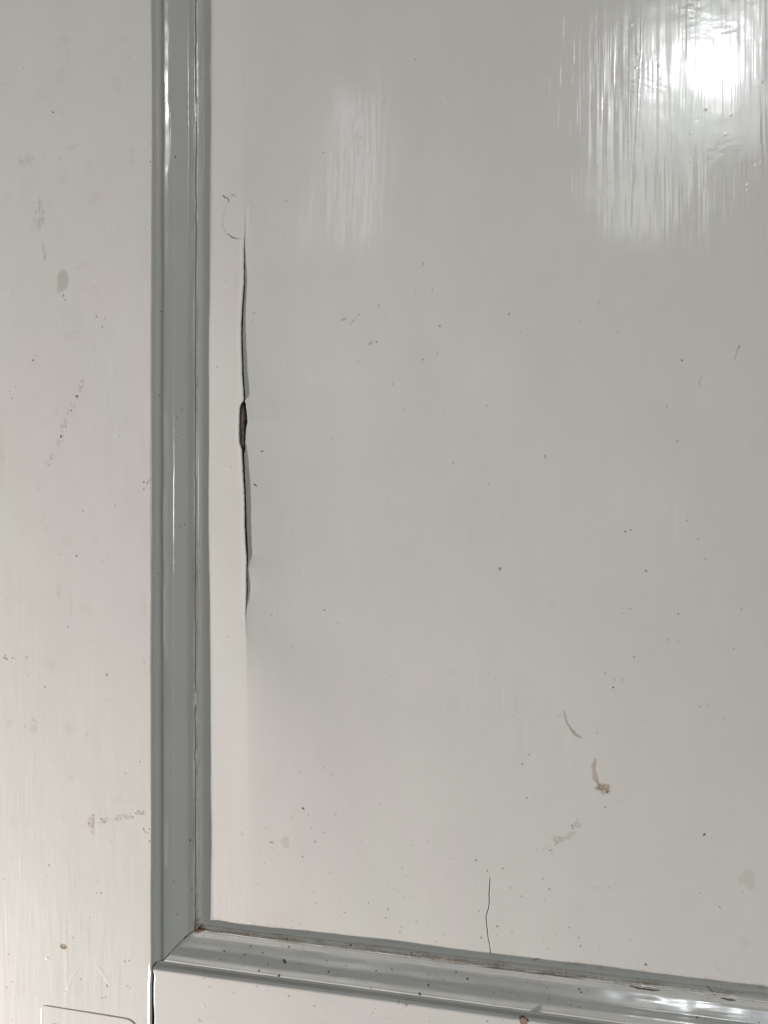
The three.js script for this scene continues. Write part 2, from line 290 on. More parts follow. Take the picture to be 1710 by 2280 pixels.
{
  const c = new THREE.CatmullRomCurve3(PROFILE.map((p) => new THREE.Vector3(...p)), false, 'centripetal');
  for (const p of c.getPoints(110)) profile.push([p.x, p.y, p.z, 0]);
  let k = profile.findIndex((p) => p[0] > CRACK_AT); const a = profile[k - 1], b = profile[k], f = (t) => [0, 1, 2].map((n) => a[n] + (b[n] - a[n]) * t);
  const m = f((CRACK_AT - a[0]) / (b[0] - a[0])), at = (d, w) => [m[0] + d, m[1] + d * 0.8, m[2], w];
  // the open joint: walls 0.5 mm apart; the fourth number says how deep it may go
  const rest = profile.slice(k).filter((p) => p[0] > CRACK_AT + 0.4), head = profile.slice(0, k).filter((p) => p[0] < CRACK_AT - 0.4);
  profile.length = 0; profile.push(...head, at(-0.36, 0), at(-0.29, 0.1), at(-0.24, 1), at(0.24, 1), at(0.29, 0.1), at(0.36, 0), ...rest);
}
const ARC = [0, 1].map((k) => { let a = 0; return profile.map((p, i) => (i ? a += Math.min(0.6, Math.hypot(p[k] - profile[i - 1][k], p[2] - profile[i - 1][2])) : 0)); });   // way along the surface
const arcOf = (s, k) => { for (let i = 1; i < profile.length; i++) if (profile[i][k] >= s) return ARC[k][i - 1] + (ARC[k][i] - ARC[k][i - 1]) * clamp((s - profile[i - 1][k]) / (profile[i][k] - profile[i - 1][k] || 1)); return ARC[k][profile.length - 1]; };
function mouldingSkin(upright) {
  const lo = upright ? EDGE_V : EDGE_U, hi = upright ? TOP : RIGHT;
  const skin = new Skin(-2, 30, lo - 2, hi + 2, 168, 2048), brush = gloss(1.7, 0), kk = upright ? 0 : 1;
  const plain = skin.blot.bind(skin); skin.blot = (s, ...a) => plain(arcOf(s, kk), ...a);          // marks below are placed across the profile
  skin.fill((s, l) => brush(s, l));
  const at = (px, py, z) => { const [u, v] = mm(px, py, z); return upright ? [u - EDGE_U, v] : [v - EDGE_V, u]; };
  const dot = (px, py, size, z, a = 0.8, col = SOOT) => { const [s, l] = at(px, py, z), r = size * 0.085; skin.blot(s, l, r, r * (1 + 0.4 * rnd()), col, a, { rag: 0.25, edge: 0.3 }); };
  const zOf = (s) => { for (const p of profile) if (p[upright ? 0 : 1] >= s) return Math.max(0, p[2]); return 0; };
  const any = (s, l, size, a, col = SOOT) => skin.blot(s, l, size * 0.075, size * 0.09, col, a, { rag: 0.3, edge: 0.3 });
  skin.each(28, 0, 1.4, 600, (u, v, n) => { for (let k = 0; k < 3; k++) skin.c[n * 3 + k] = BARE[k] * 0.22; });
  if (upright) {
    for (const [x, y, z, s] of [[383, 252, 6, 4], [394, 353, 5, 4], [397, 930, 5, 3], [405, 912, 5, 3], [411, 986, 4, 3], [403, 1172, 5, 3.5], [412, 1168, 4, 3], [424, 1870, 3, 4], [428, 1977, 3, 4], [392, 1958, 5, 3], [398, 2033, 5, 3], [341, 1955, 8, 2.5], [342, 2027, 8, 3], [352, 1277, 8, 3], [355, 880, 8, 3], [342, 710, 8, 3], [358, 694, 8, 3]]) dot(x, y, s, z);
    for (let i = 0; i < 110; i++) any(rnd() * 19, EDGE_V + 16 + rnd() * 440, 1.2 + rnd() * 1.6, 0.3 + rnd() * 0.4);
    for (let i = 0; i < 90; i++) skin.blot(16.4 + rnd() * 3, EDGE_V + 14 + 430 * rnd() ** 1.5, 0.4 + rnd() * 0.6, 3 + rnd() * 14, [0.46, 0.38, 0.27], 0.14 + 0.16 * rnd(), { grain: 1.2 });   // brown staining along the joint
    for (let i = 0; i < 24; i++) skin.blot(16 + rnd() * 3.4, EDGE_V + 15 + rnd() * 5 * rnd(), 0.5 + rnd() * 0.6, 0.5 + rnd(), RUST, 0.3, { grain: 1.4 });
  } else {
    const L0 = EDGE_U;
    // dirt lying in the angle between moulding and panel
    for (let i = 0; i < 300; i++) { const l = 14 + 250 * rnd() ** 1.5; any(13.9 + rnd() * 2.3, L0 + l, 1.0 + rnd() * 2.2, 0.25 + 0.5 * rnd(), rnd() < 0.4 ? SOOT : RUST); }
    for (let i = 0; i < 120; i++) { const l = 14 + 240 * rnd(); skin.blot(14.6 + rnd() * 1.2, L0 + l, 0.5 + rnd() * 0.6, 2 + rnd() * 5, [0.34, 0.25, 0.15], 0.2 + 0.22 * rnd(), { grain: 1.5 }); }
    for (let i = 0; i < 26; i++) skin.blot(15.9 - rnd() * 2.2, L0 + 17.2 + rnd() * 4.5, 0.3 + rnd() * 0.6, 0.5 + rnd() * 0.9, RUST, 0.6, { grain: 1.2 });
    for (let i = 0; i < 150; i++) any(1 + rnd() * 12.5, L0 + 6 + rnd() * 290, 1.2 + rnd() * 1.9, 0.3 + rnd() * 0.5);
    for (const [x, y, z, s] of [[634, 2137, 6, 7], [636, 2140, 6, 6], [638, 2117, 7, 4], [553, 2113, 7, 4], [583, 2125, 7, 4], [543, 2127, 7, 4], [498, 2120, 7, 3.5], [497, 2120, 7, 3], [597, 2147, 8, 4], [578, 2160, 9, 5], [621, 2172, 9.4, 6], [622, 2170, 9.4, 5], [936, 2213, 9, 5], [935, 2210, 9, 5], [954, 2194, 8, 5], [1040, 2184, 7, 5], [1014, 2172, 7, 3.5], [872, 2160, 6, 4], [838, 2161, 6, 4], [771, 2150, 6, 3], [727, 2140, 6, 3], [733, 2161, 7, 4], [613, 2077, 3, 4], [617, 2085, 3, 6], [638, 2092, 3, 4], [779, 2108, 3, 6], [776, 2106, 3, 4], [915, 2125, 3, 5], [930, 2126, 3, 4], [1040, 2137, 3, 6], [1290, 2207, 6, 4], [1294, 2212, 6, 4], [1219, 2203, 6, 3], [1552, 2265, 7, 4], [1690, 2275, 6, 3.5]]) dot(x, y, s, z);
    const ln = (pts, w, col, a, z, o) => skin.line(pts.map(([x, y]) => { const [s, l] = at(x, y, z); return [arcOf(s, 1), l]; }), w * 0.21, col, a, o);
    ln([[1561, 2187], [1572, 2196], [1591, 2215]], 3, [0.2, 0.17, 0.14], 0.8, 2.5);
    ln([[1402, 2194], [1430, 2199], [1467, 2203]], 3.4, SOOT, 0.9, 2.5); ln([[1604, 2219], [1620, 2223], [1636, 2224]], 3, SOOT, 0.85, 2.5); ln([[1480, 2186], [1530, 2192], [1552, 2191]], 3, [0.1, 0.08, 0.07], 0.7, 2);
    { const [s, l] = at(1425, 2190, 2.5); skin.blot(s, l, 1.3, 9, [0.3, 0.22, 0.14], 0.3, { grain: 1 }); }
    { const [s, l] = at(1557, 2190, 2.5); skin.blot(s, l, 0.6, 1.2, [0.74, 0.72, 0.69], 0.9, {}); }
  }
  return skin;
}
function moulding(upright) {
  const skin = mouldingSkin(upright), n = profile.length, k = upright ? 0 : 1;
  const end = upright ? TOP : RIGHT, t = [0, 0.15, 0.4, 0.8, 1.4, 2.2, 3.2, 4.4, 6, ...span(8, end - (upright ? EDGE_V : EDGE_U) - 20, 1.1)];
  const tMax = t[t.length - 1];
  const g = sheet(n, t.length + 4, (i, q0) => {
    const j0 = Math.max(0, q0 - 2), bareEnd = q0 < 2;
    const p = profile[i], mine = p[k], other = p[1 - k], j = Math.max(0, Math.min(t.length - 1, j0 - 1));
    const start = (upright ? EDGE_V : EDGE_U) + other + 0.13 + 0.16 * noise(other / 0.8, upright ? 0 : 7, 51) + 0.14 * smooth(4, -1, other) + 0.1 * noise(other / 3, 2, 52);
    const fade = t[j] / tMax, l = start + t[j] + (end - start - tMax) * fade;
    const body = smooth(1.2, 3, mine);
    const s = mine + body * (0.10 * noise(l / 26, 0, upright ? 53 : 54) + 0.06 * noise(l / 7, mine / 6, 55) + (upright ? 0.25 * noise(l / 170, 0, 57) : 0)) + (p[3] || Math.abs(profile[i][0] - CRACK_AT) < 0.4 ? 0.14 * noise(l / 6, 3, 58) + 0.06 * noise(l / 1.6, 3, 59) : 0);
    let z = p[2] + (upright ? 0 : 0.6 * smooth(1.2, 2.2, mine) * smooth(7.5, 4, mine) + 0.16 * clamp((mine - 9.2) / 2.8) * smooth(13.7, 12.3, mine) - 0.12 * smooth(4.6, 6.2, mine) * clamp((9.2 - mine) / 2.8)) + body * (0.1 * noise(l / 22, mine / 5, 60) + 0.045 * noise(l / 6, mine / 2.5, 61));
    z -= 0.35 * (j0 <= 1 ? 1 : 1 - smooth(0, 0.8, t[j])) * 0.5;                                 // soft arris at the mitre
    let open = 0;
    if (p[3]) {
      if (upright) open = smooth(-0.75, -0.6, noise(l / 11, 9, 62)) * (0.5 + 0.5 * smooth(-0.5, 0.2, noise(l / 31, 5, 63))) * (0.55 + 0.45 * smooth(EDGE_V + 60, EDGE_V + 90, l));
      else { const a = mm(1075, 2160, 3)[0], b = mm(1305, 2190, 3)[0]; open = smooth(a, a + 5, l) * smooth(b, b - 8, l) * smooth(-0.7, -0.3, noise(l / 9, 9, 64)); }
      z -= 2.4 * p[3] * open;
    }
    if (q0 === 0) z = -8; else if (q0 <= 2) z -= 0.18;
    if (j0 === t.length + 1) z = -8;
    const [a, b] = skin.uv(bareEnd || (p[3] > 0.5 && open > 0.2) ? 28 : ARC[k][i], l);
    return upright ? [EDGE_U + s, l, z, a, b] : [l, EDGE_V + s, z, a, b];
  });
  if (!upright) { const id = g.index.array; for (let q = 0; q < id.length; q += 3) { const x = id[q]; id[q] = id[q + 1]; id[q + 1] = x; } g.computeVertexNormals(); }
  return part('moulding', g, paintOf(skin), door, upright ? 'upright moulding with a long open joint' : 'level moulding with dirt along its upper edge');
}
moulding(true); moulding(false);

// ---- panel: two boards; their joint has opened and the wide board has sunk
const JOINT = [   // photo height, left lip, right lip
  [-400, 549, 549], [0, 547.5, 547.5], [300, 547, 547], [520, 546.8, 546.8], [534, 546.6, 547.4], [563, 544.5, 546.2], [600, 544.7, 546.6], [641, 545, 547.2], [648, 544.2, 546.8], [673, 542.5, 545.6], [697, 541, 544.2], [722, 540, 543], [761, 539.8, 542.6], [795, 541, 544], [844, 542.5, 545.6],
  [868, 544.7, 547], [895, 546, 548.5], [898, 545, 548.6], [901.5, 541, 548.9], [911, 537, 550], [930, 536, 552.6], [943, 536, 553], [953, 535.8, 550.6], [972, 535.4, 549.2], [987, 536.2, 547.9], [997, 539.4, 547.4], [1004, 542, 547], [1013, 542.3, 546.8], [1053, 544, 548.2], [1094, 546.6, 549.6], [1135, 547.8, 551.2], [1175, 548.2, 552],
  [1203, 549.5, 554], [1243, 552, 555.2], [1270, 551.7, 553.8], [1311, 551.7, 553.8], [1338, 550.9, 553], [1360, 550, 551], [1375, 550, 550], [1404, 550.5, 550.5], [1700, 555, 555], [2280, 558, 558], [2700, 559, 559]];
const DROP = [[480, 0], [534, 0.12], [600, 0.6], [641, 0.85], [700, 0.95], [795, 1.05], [885, 1.08], [1010, 1.12], [1053, 1.2], [1175, 1.3], [1232, 1.3], [1248, 0.75], [1262, 0.45], [1285, 0.75], [1311, 1.0], [1330, 0.7], [1345, 0.3], [1375, 0.1], [1406, 0]];
const LIFT = [[200, 0.1], [560, 0.5], [850, 1], [1300, 1], [1600, 0.7], [1850, 0.35], [2050, 0.1], [2150, 0]];
const tilt = [[0, 0.3], [300, 0.5], [600, 1.4], [1000, 3.8], [1300, 3.8], [1500, 2.9], [1750, 1.3], [2000, 0.3], [2100, 0]];
const bell = (d, w, py) => { const m = smooth(1380, 1560, py); return (1 - m) * Math.exp(-d / w) + m * Math.exp(-((d / (1.3 * w)) ** 2)); };   // sharp at the open joint, a soft bend below it
const pyOf = (v) => CY - v * FOCAL / 361;                      // photo height of a place on the joint (the joint lies 361 mm from the lens)
const soft = (tbl, py) => { let a = 0, w = 0; for (let d = -150; d <= 150; d += 25) { const g = Math.exp(-d * d / 8000); a += g * lerpTable(tbl, py + d); w += g; } return a / w; };
const LIPS = [1, 2].map((k) => JOINT.map((r) => [r[0], k === 1 ? r[1] : r[2] - r[1] > 4.5 ? r[2] : r[1] + 0.62 * (r[2] - r[1])]));
const PLAIN = JOINT.filter((r) => r[0] < 890 || r[0] > 1010).map((r) => [r[0], r[1]]);          // the joint as it ran before the flake came off
const lip = (v, side) => { const py = pyOf(v); return mm(lerpTable(LIPS[side - 1], py), py)[0]; };
const waves = (u, v) => 0.34 * noise(u / 75 + 3.3, v / 110 + 1.7, 71) + 0.15 * noise(u / 30, v / 70, 72) + 0.035 * noise(u / 11, v / 40, 73);
const HAIR = [[1940, 1091], [1955, 1090.9], [1970, 1090.5], [1994, 1089], [2009, 1089.6], [2023, 1088.2], [2041, 1082.3], [2058, 1083.5], [2076, 1085.8], [2093, 1087.6], [2108, 1091.4], [2123, 1092], [2400, 1092]];

const panelSkin = new Skin(EDGE_U - 1, RIGHT + 2, EDGE_V - 2, TOP + 2, 1310, 2040);
{
  const skin = panelSkin;
  const [hu, hv] = mm(1570, 150), paint = gloss((u, v) => 0.85 + 0.3 * noise(u / 40, v / 60, 97) + 1.05 * (1 - smooth(0.5, 1.5, Math.hypot((u - hu) / 75, (v - hv) / 62))) + 0.3 * (1 - smooth(0.4, 1.4, Math.hypot((u + 13) / 16, (v - 150) / 75))), 0);
  skin.fill((u, v) => {
    const o = paint(u, v), d = Math.hypot((u - hu) / 55, (v - hv) / 45);
    o[3] += (1 - smooth(0.3, 1.3, d)) * clamp(0.45 + 0.9 * noise(u / 13, v / 9, 39)) * (0.009 * noise(u / 9, (v - 0.006 * (u - hu) ** 2 + 2.5 * noise(u / 18, v / 18, 28)) / 1.3, 29) + 0.011 * noise(u / 2.4, (v + 1.5 * noise(u / 9, v / 9, 30)) / 1.1, 38));      // crosswise brushing
    return o;
  });
  // paint runs, ridges and nibs
  stroke(skin, [[1432, -60], [1430, 20], [1427, 110], [1421, 230], [1414, 340], [1408, 440], [1405, 500]], 2.2, PAINT, 0, { lift: 0.028 });
  for (const [x, y] of [[1572, 243], [1538, 296], [1615, 299], [1537, 357], [1682, 368], [1665, 411], [1664, 423], [1697, 325], [1467, 146], [1696, 182], [1628, 256], [1420, 120], [1416, 150], [1355, 398], [1346, 425], [1401, 312], [832, 333], [785, 462], [820, 526], [813, 556], [830, 560], [802, 306]])
    smear(skin, x, y, 1.7, 1.7, PAINT, 0, { lift: 0.05, edge: 0.8, rag: 0.1 });
  for (let i = 0; i < 60; i++) smear(skin, 500 + rnd() * 1250, rnd() * 2100, 1.2 + rnd(), 1.2 + rnd() * 2, PAINT, 0, { lift: 0.04 * rnd() + 0.015, edge: 0.7 });
  for (let i = 0; i < 36; i++) { const x = 770 + 60 * rnd(), y = 200 + 420 * rnd(); stroke(skin, [[x, y], [x + 3 * rnd(), y + 25 + 35 * rnd()]], 2.5 + 3 * rnd(), PAINT, 0, { lift: 0.005 + 0.007 * rnd() }); }
  // splits in the old filler beside the joint
  stroke(skin, [[497, 435], [503, 441], [508, 442]], 2.6, SOOT, 0.85); stroke(skin, [[508, 442], [511, 450]], 2.4, SOOT, 0.8); stroke(skin, [[513, 436], [521, 434], [527, 439]], 2.4, GRIME, 0.6);
  stroke(skin, [[508, 521], [514, 527], [521, 531], [529, 533]], 2.2, SOOT, 0.85); stroke(skin, [[529, 533], [546, 533]], 1.6, GRIME, 0.5, { taper: false });
  stroke(skin, [[510, 450], [503, 460], [499, 480], [499, 505], [507, 521]], 5, GREY, 0.22, { lift: -0.05, taper: false }); stroke(skin, [[545, -80], [546, 200], [547, 520]], 5, PAINT, 0, { lift: -0.03, taper: false });
  // scuffs and smudges
  stroke(skin, [[1256, 1583], [1260, 1600], [1262, 1610], [1269, 1622], [1280, 1634]], 4, [0.3, 0.2, 0.15], 0.5); stroke(skin, [[1270, 1624], [1282, 1637], [1294, 1645]], 8, [0.3, 0.2, 0.14], 0.5);
  smear(skin, 1248, 1594, 12, 4, GRIME, 0.18, { grain: 1.5, turn: 0.4 });
  stroke(skin, [[1326, 1692], [1322, 1710], [1326, 1735], [1336, 1752]], 10, [0.34, 0.23, 0.17], 0.5); smear(skin, 1344, 1757, 12, 10, [0.25, 0.17, 0.1], 0.75, { grain: 1.3 });
  for (const [x, y, s] of [[1352, 1765, 4], [1349, 1766, 4], [1335, 1755, 3], [1329, 1742, 2.5]]) speck(skin, x, y, s, 0.7);
  smear(skin, 1284, 1836, 12, 8, [0.36, 0.29, 0.18], 0.4, { turn: 0.5, edge: 0.3, grain: 0.7 }); smear(skin, 1242, 1874, 11, 9, [0.36, 0.29, 0.18], 0.55, { grain: 1 }); smear(skin, 1270, 1862, 14, 6, [0.36, 0.29, 0.2], 0.35, { grain: 1.2, turn: 0.6 }); smear(skin, 1222, 1894, 10, 5, GRIME, 0.25, { grain: 1.5 });
  for (const [x, y, s] of [[1273, 1840, 5], [1276, 1846, 4], [1285, 1826, 3], [1237, 1882, 4.5], [1224, 1895, 4], [1216, 1902, 2.5], [1278, 1868, 3]]) speck(skin, x, y, s, 0.8);
  smear(skin, 1666, 1960, 14, 18, [0.4, 0.36, 0.25], 0.2, { edge: 0.15 }); smear(skin, 1655, 2100, 9, 9, GREY, 0.2, { grain: 1.2 });
  smear(skin, 636, 1875, 9, 11, GREY, 0.3, { edge: 0.2 }); smear(skin, 700, 1810, 12, 12, GREY, 0.08, { grain: 1 });
  for (let i = 0; i < 9; i++) smear(skin, 500 + 210 * rnd(), 2010 + 70 * rnd(), 20 + 30 * rnd(), 9 + 10 * rnd(), [0.62, 0.47, 0.38], 0.09, { grain: 0.8 });
  for (let i = 0; i < 40; i++) { const x = 485 + 1225 * rnd(); smear(skin, x, 2053 + (x - 471) * 0.1245 - 4 - 8 * rnd(), 5 + 20 * rnd(), 2 + 3 * rnd(), [0.36, 0.3, 0.22], 0.12 + 0.15 * rnd(), { grain: 1.6 }); }
  stroke(skin, [[1650, 762], [1642, 785], [1638, 800]], 2.5, GRIME, 0.4); speck(skin, 1648, 771, 4, 0.7); stroke(skin, [[1565, 830], [1559, 850], [1563, 862]], 3, GRIME, 0.3);
  stroke(skin, [[757, 712], [770, 706]], 4, GRIME, 0.5); stroke(skin, [[817, 766], [828, 759]], 4, GRIME, 0.5); stroke(skin, [[778, 722], [790, 706]], 3, GRIME, 0.3);
  stroke(skin, [[566, 1077], [572, 1083]], 3.2, SOOT, 0.85); stroke(skin, [[580, 1005], [586, 1004]], 3, SOOT, 0.7); stroke(skin, [[517, 1042], [519, 1038]], 2, GRIME, 0.6);
  stroke(skin, [[673, 1797], [678, 1801]], 4, SOOT, 0.9); stroke(skin, [[600, 1874], [609, 1876]], 3, GRIME, 0.8); stroke(skin, [[1566, 1861], [1570, 1857]], 4, SOOT, 0.9); stroke(skin, [[1437, 2146], [1440, 2150]], 5, SOOT, 0.85);
  stroke(skin, [[1111, 1271], [1114, 1265]], 4, SOOT, 0.8); stroke(skin, [[1436, 1270], [1442, 1273]], 3, GRIME, 0.8); stroke(skin, [[1057, 1919], [1063, 1915]], 4, GRIME, 0.8); stroke(skin, [[1187, 2138], [1197, 2136], [1200, 2134]], 4, GRIME, 0.7);
  for (const [x, y, s] of [[924, 131, 4], [855, 228, 4], [938, 209, 3], [980, 227, 3.5], [750, 195, 3], [725, 238, 3], [720, 339, 4], [637, 448, 4], [632, 528, 4], [837, 451, 4], [893, 452, 3], [942, 586, 4], [961, 644, 4], [924, 650, 3.5], [842, 678, 4], [797, 699, 4], [791, 705, 4], [787, 712, 3], [857, 705, 3.5], [978, 723, 4.5], [836, 760, 4.5], [972, 785, 4], [941, 798, 3.5], [795, 803, 4], [872, 853, 4], [895, 910, 3.5], [988, 910, 3.5],
    [1133, 697, 5], [1333, 672, 4], [1292, 711, 3.5], [1158, 739, 4], [1376, 738, 4.5], [1092, 685, 3], [1520, 800, 5], [1083, 902, 4], [1487, 904, 5], [1510, 981, 5.5], [1214, 1016, 6], [1394, 1184, 6], [1406, 1180, 3.5], [1531, 1159, 4], [1557, 1200, 3.5], [1573, 1246, 4], [1404, 1356, 4], [1512, 1368, 4], [1387, 1367, 4], [1489, 1426, 3.5], [1510, 1430, 3.5], [1635, 1445, 4.5], [1413, 1464, 4], [1386, 1516, 3.5], [1366, 1532, 3], [1560, 1574, 4], [1579, 1570, 4], [1142, 1596, 4.5], [1612, 1600, 4], [1653, 1358, 4],
    [530, 566, 3], [504, 627, 3], [566, 697, 4], [562, 717, 3], [485, 818, 4], [508, 1418, 3.5], [590, 1364, 3], [618, 1366, 4], [605, 1369, 3], [720, 1359, 4], [651, 1440, 4], [665, 1278, 4], [632, 1300, 3.5], [706, 1254, 3], [751, 1390, 5], [735, 976, 3], [1007, 1029, 6], [1086, 1078, 3], [1366, 1532, 3.5], [1370, 1515, 4], [1348, 1500, 3],
    [551, 1743, 3], [558, 1744, 5], [738, 1725, 4.5], [722, 1709, 4], [669, 1720, 3], [686, 1813, 3.5], [650, 1819, 4], [747, 1813, 5], [594, 1842, 4], [693, 1843, 4.5], [702, 1874, 4], [722, 1854, 4], [581, 1899, 4.5], [674, 1907, 5], [591, 1921, 3.5], [845, 1790, 4], [803, 1877, 3.5], [951, 1876, 4.5], [919, 1884, 4], [903, 1837, 4], [895, 1935, 4], [903, 1953, 4.5], [734, 1944, 4], [683, 1952, 4], [699, 1986, 4], [703, 2011, 5], [757, 2002, 4.5], [820, 2011, 4], [864, 2026, 5], [858, 2045, 5], [767, 2032, 4], [898, 1997, 4], [894, 2065, 4.5], [890, 2076, 4], [970, 2097, 4], [929, 2055, 5], [926, 2050, 4], [988, 2081, 4.5], [1066, 2029, 5], [1085, 1940, 4], [1119, 1935, 4.5], [1071, 2088, 4.5], [1107, 2063, 4.5], [1288, 2088, 5], [1293, 2107, 4.5], [1210, 1958, 5], [1223, 1981, 5.5], [1355, 1978, 4.5], [1330, 1978, 4.5], [1560, 1989, 4.5], [1603, 2021, 5.5], [1654, 1986, 4], [1403, 2095, 4], [1268, 2066, 4], [1221, 2113, 4.5], [1237, 2079, 4], [1161, 1997, 4], [1137, 1978, 3.5], [1348, 1799, 5], [1173, 1778, 5], [1163, 1704, 5], [1178, 1682, 4.5], [1330, 1634, 4.5], [1366, 1532, 4], [1387, 1516, 5], [1430, 1605, 4], [1420, 1671, 3.5]])
    speck(skin, x, y, s, 0.35 + 0.5 * rnd());
  for (let i = 0; i < 170; i++) { const x = 485 + 1250 * rnd(), y = 2200 * (1 - rnd() ** 1.9 * 0.95); speck(skin, x, y, 1.1 + 1.4 * rnd(), 0.25 + 0.45 * rnd()); }
  for (let i = 0; i < 170; i++) { const x = 485 + 1150 * rnd(), y = 2050 + (x - 471) * 0.122 - 260 * rnd() ** 1.4; speck(skin, x, y, 1.3 + 2 * rnd(), 0.2 + 0.4 * rnd()); }
  for (let i = 0; i < 40; i++) smear(skin, 600 + 1100 * rnd(), 900 + 900 * rnd(), 3 + 4 * rnd(), 3 + 5 * rnd(), GREY, 0.10, { grain: 1 });
  // bare wood strip of the skin
  skin.each(RIGHT, 0, 2.2, 600, (u, v, n) => { const g = 1 + 0.3 * noise(u / 0.3, v / 20, 5); for (let k = 0; k < 3; k++) skin.c[n * 3 + k] = BARE[k] * g * 0.55; });
}
const panelPaint = paintOf(panelSkin, { roughness: 0.12 });
const rowsV = [...span(EDGE_V - 1, -190, 1.0), ...span(-189.4, -40, 0.6), ...span(-39.5, 135, 0.45), ...span(136.2, TOP, 1.2)];
const bareU = RIGHT + 0.3;
{ // narrow board on the left
  const ds = [0, 0.06, 0.14, 0.25, 0.4, 0.6, 0.9, 1.4, 2, 3, ...span(4, 26, 1)];
  const n = ds.length + 3;
  const g = sheet(n, rowsV.length, (i, j) => {
    const v = rowsV[j], e = lip(v, 1) + (0.08 * noise(v / 0.9, 0, 74) + 0.05 * noise(v / 3, 0, 76)) * smooth(1380, 1360, pyOf(v)) * smooth(520, 545, pyOf(v)), open = smooth(525, 545, pyOf(v)) * smooth(1378, 1358, pyOf(v));
    const k = i - 3, d = k < 0 ? 0 : ds[k], u = e - d;
    let z = waves(u, v) + 1.7 * soft(LIFT, pyOf(v)) * clamp(1 - (mm(lerpTable(PLAIN, pyOf(v)), pyOf(v))[0] - u) / 21, 0, 1.1) - 0.10 * open * Math.exp(-d / 0.13) + 0.10 * open * Math.exp(-((d - 0.7) ** 2) / 0.5);
    if (i === 0) z = -7; else if (i === 1 || i === 2) z -= 0.22;
    const bare = i < 2, [a, b] = panelSkin.uv(bare ? bareU : u, v);
    return [u, v, z, a, b];
  });
  const id = g.index.array; for (let q = 0; q < id.length; q += 3) { const x = id[q]; id[q] = id[q + 1]; id[q + 1] = x; } g.computeVertexNormals();
  part('board', g, panelPaint, door, 'narrow board left of the split');
}
{ // wide board on the right, with a hairline split near its foot
  const hairU = mm(1090, 2040)[0], hw = [-0.9, -0.5, -0.3, -0.17, -0.1, 0.1, 0.17, 0.3, 0.5, 0.9];
  const edgeU = mm(552, 1140)[0], first = [0, 0.06, 0.14, 0.25, 0.4, 0.6, 0.9, 1.4, 2, 3, 4, 5.2];
  const ds = [...first, ...span(6.5, hairU - edgeU - 1.6, 1.3), ...hw.map((h) => hairU - edgeU + h), ...span(hairU - edgeU + 1.8, RIGHT - 1 - edgeU, 1.5)];
  const g = sheet(ds.length + 3, rowsV.length, (i, j) => {
    const v = rowsV[j], py = pyOf(v), open = smooth(525, 545, py) * smooth(1378, 1358, py), e = lip(v, 2) + (0.06 * noise(v / 0.8, 6, 75) + 0.05 * noise(v / 2.6, 6, 77)) * open;
    const k = i - 3, d0 = k < 0 ? 0 : ds[k];
    const pyh = CY - v * FOCAL / (EYE[2] / (cs + (1090 - CX) / FOCAL * sn)) , hx = mm(lerpTable(HAIR, pyh), pyh)[0] - hairU;
    const d = d0;
    let u = e + (d / (RIGHT - 1 - edgeU)) * (RIGHT - 1 - e);
    const uh = e + ((hairU - edgeU) / (RIGHT - 1 - edgeU)) * (RIGHT - 1 - e), near = 1 - smooth(3, 14, Math.abs(d0 - (hairU - edgeU)));
    u += near * (hairU + hx + 0.05 * noise(v / 1.2, 0, 79) - uh);
    const drop = 0.85 * lerpTable(DROP, py), B = soft(tilt, py), D = u - e;
    const level = 0.9 * smooth(380, 900, py) * smooth(1480, 1100, py);
    let z = waves(u, v) + 1.7 * soft(LIFT, py) * bell(D, 40, py) - (drop - level) * Math.exp(-D / 4) - level * Math.exp(-D / 120) - B * (1 - bell(D, 32, py)) * Math.exp(-D / 260) - 0.08 * open * Math.exp(-D / 0.12);
    const h = Math.abs(d0 - (hairU - edgeU));
    if (h < 0.35) { const deep = smooth(1950, 1968, pyh) * smooth(2132, 2112, pyh); z -= deep * (h < 0.12 ? 1.0 : h < 0.2 ? 0.04 : 0); }
    if (i === 0) z = -8; else if (i === 1 || i === 2) z -= 0.22;
    const bare = i < 2 || (h < 0.2 && pyh > 1955 && pyh < 2126), [a, b] = panelSkin.uv(bare ? bareU : Math.min(u, RIGHT - 2.2), v);
    return [u, v, z, a, b];
  });
  part('board', g, panelPaint, door, 'wide sunken board right of the split');
}
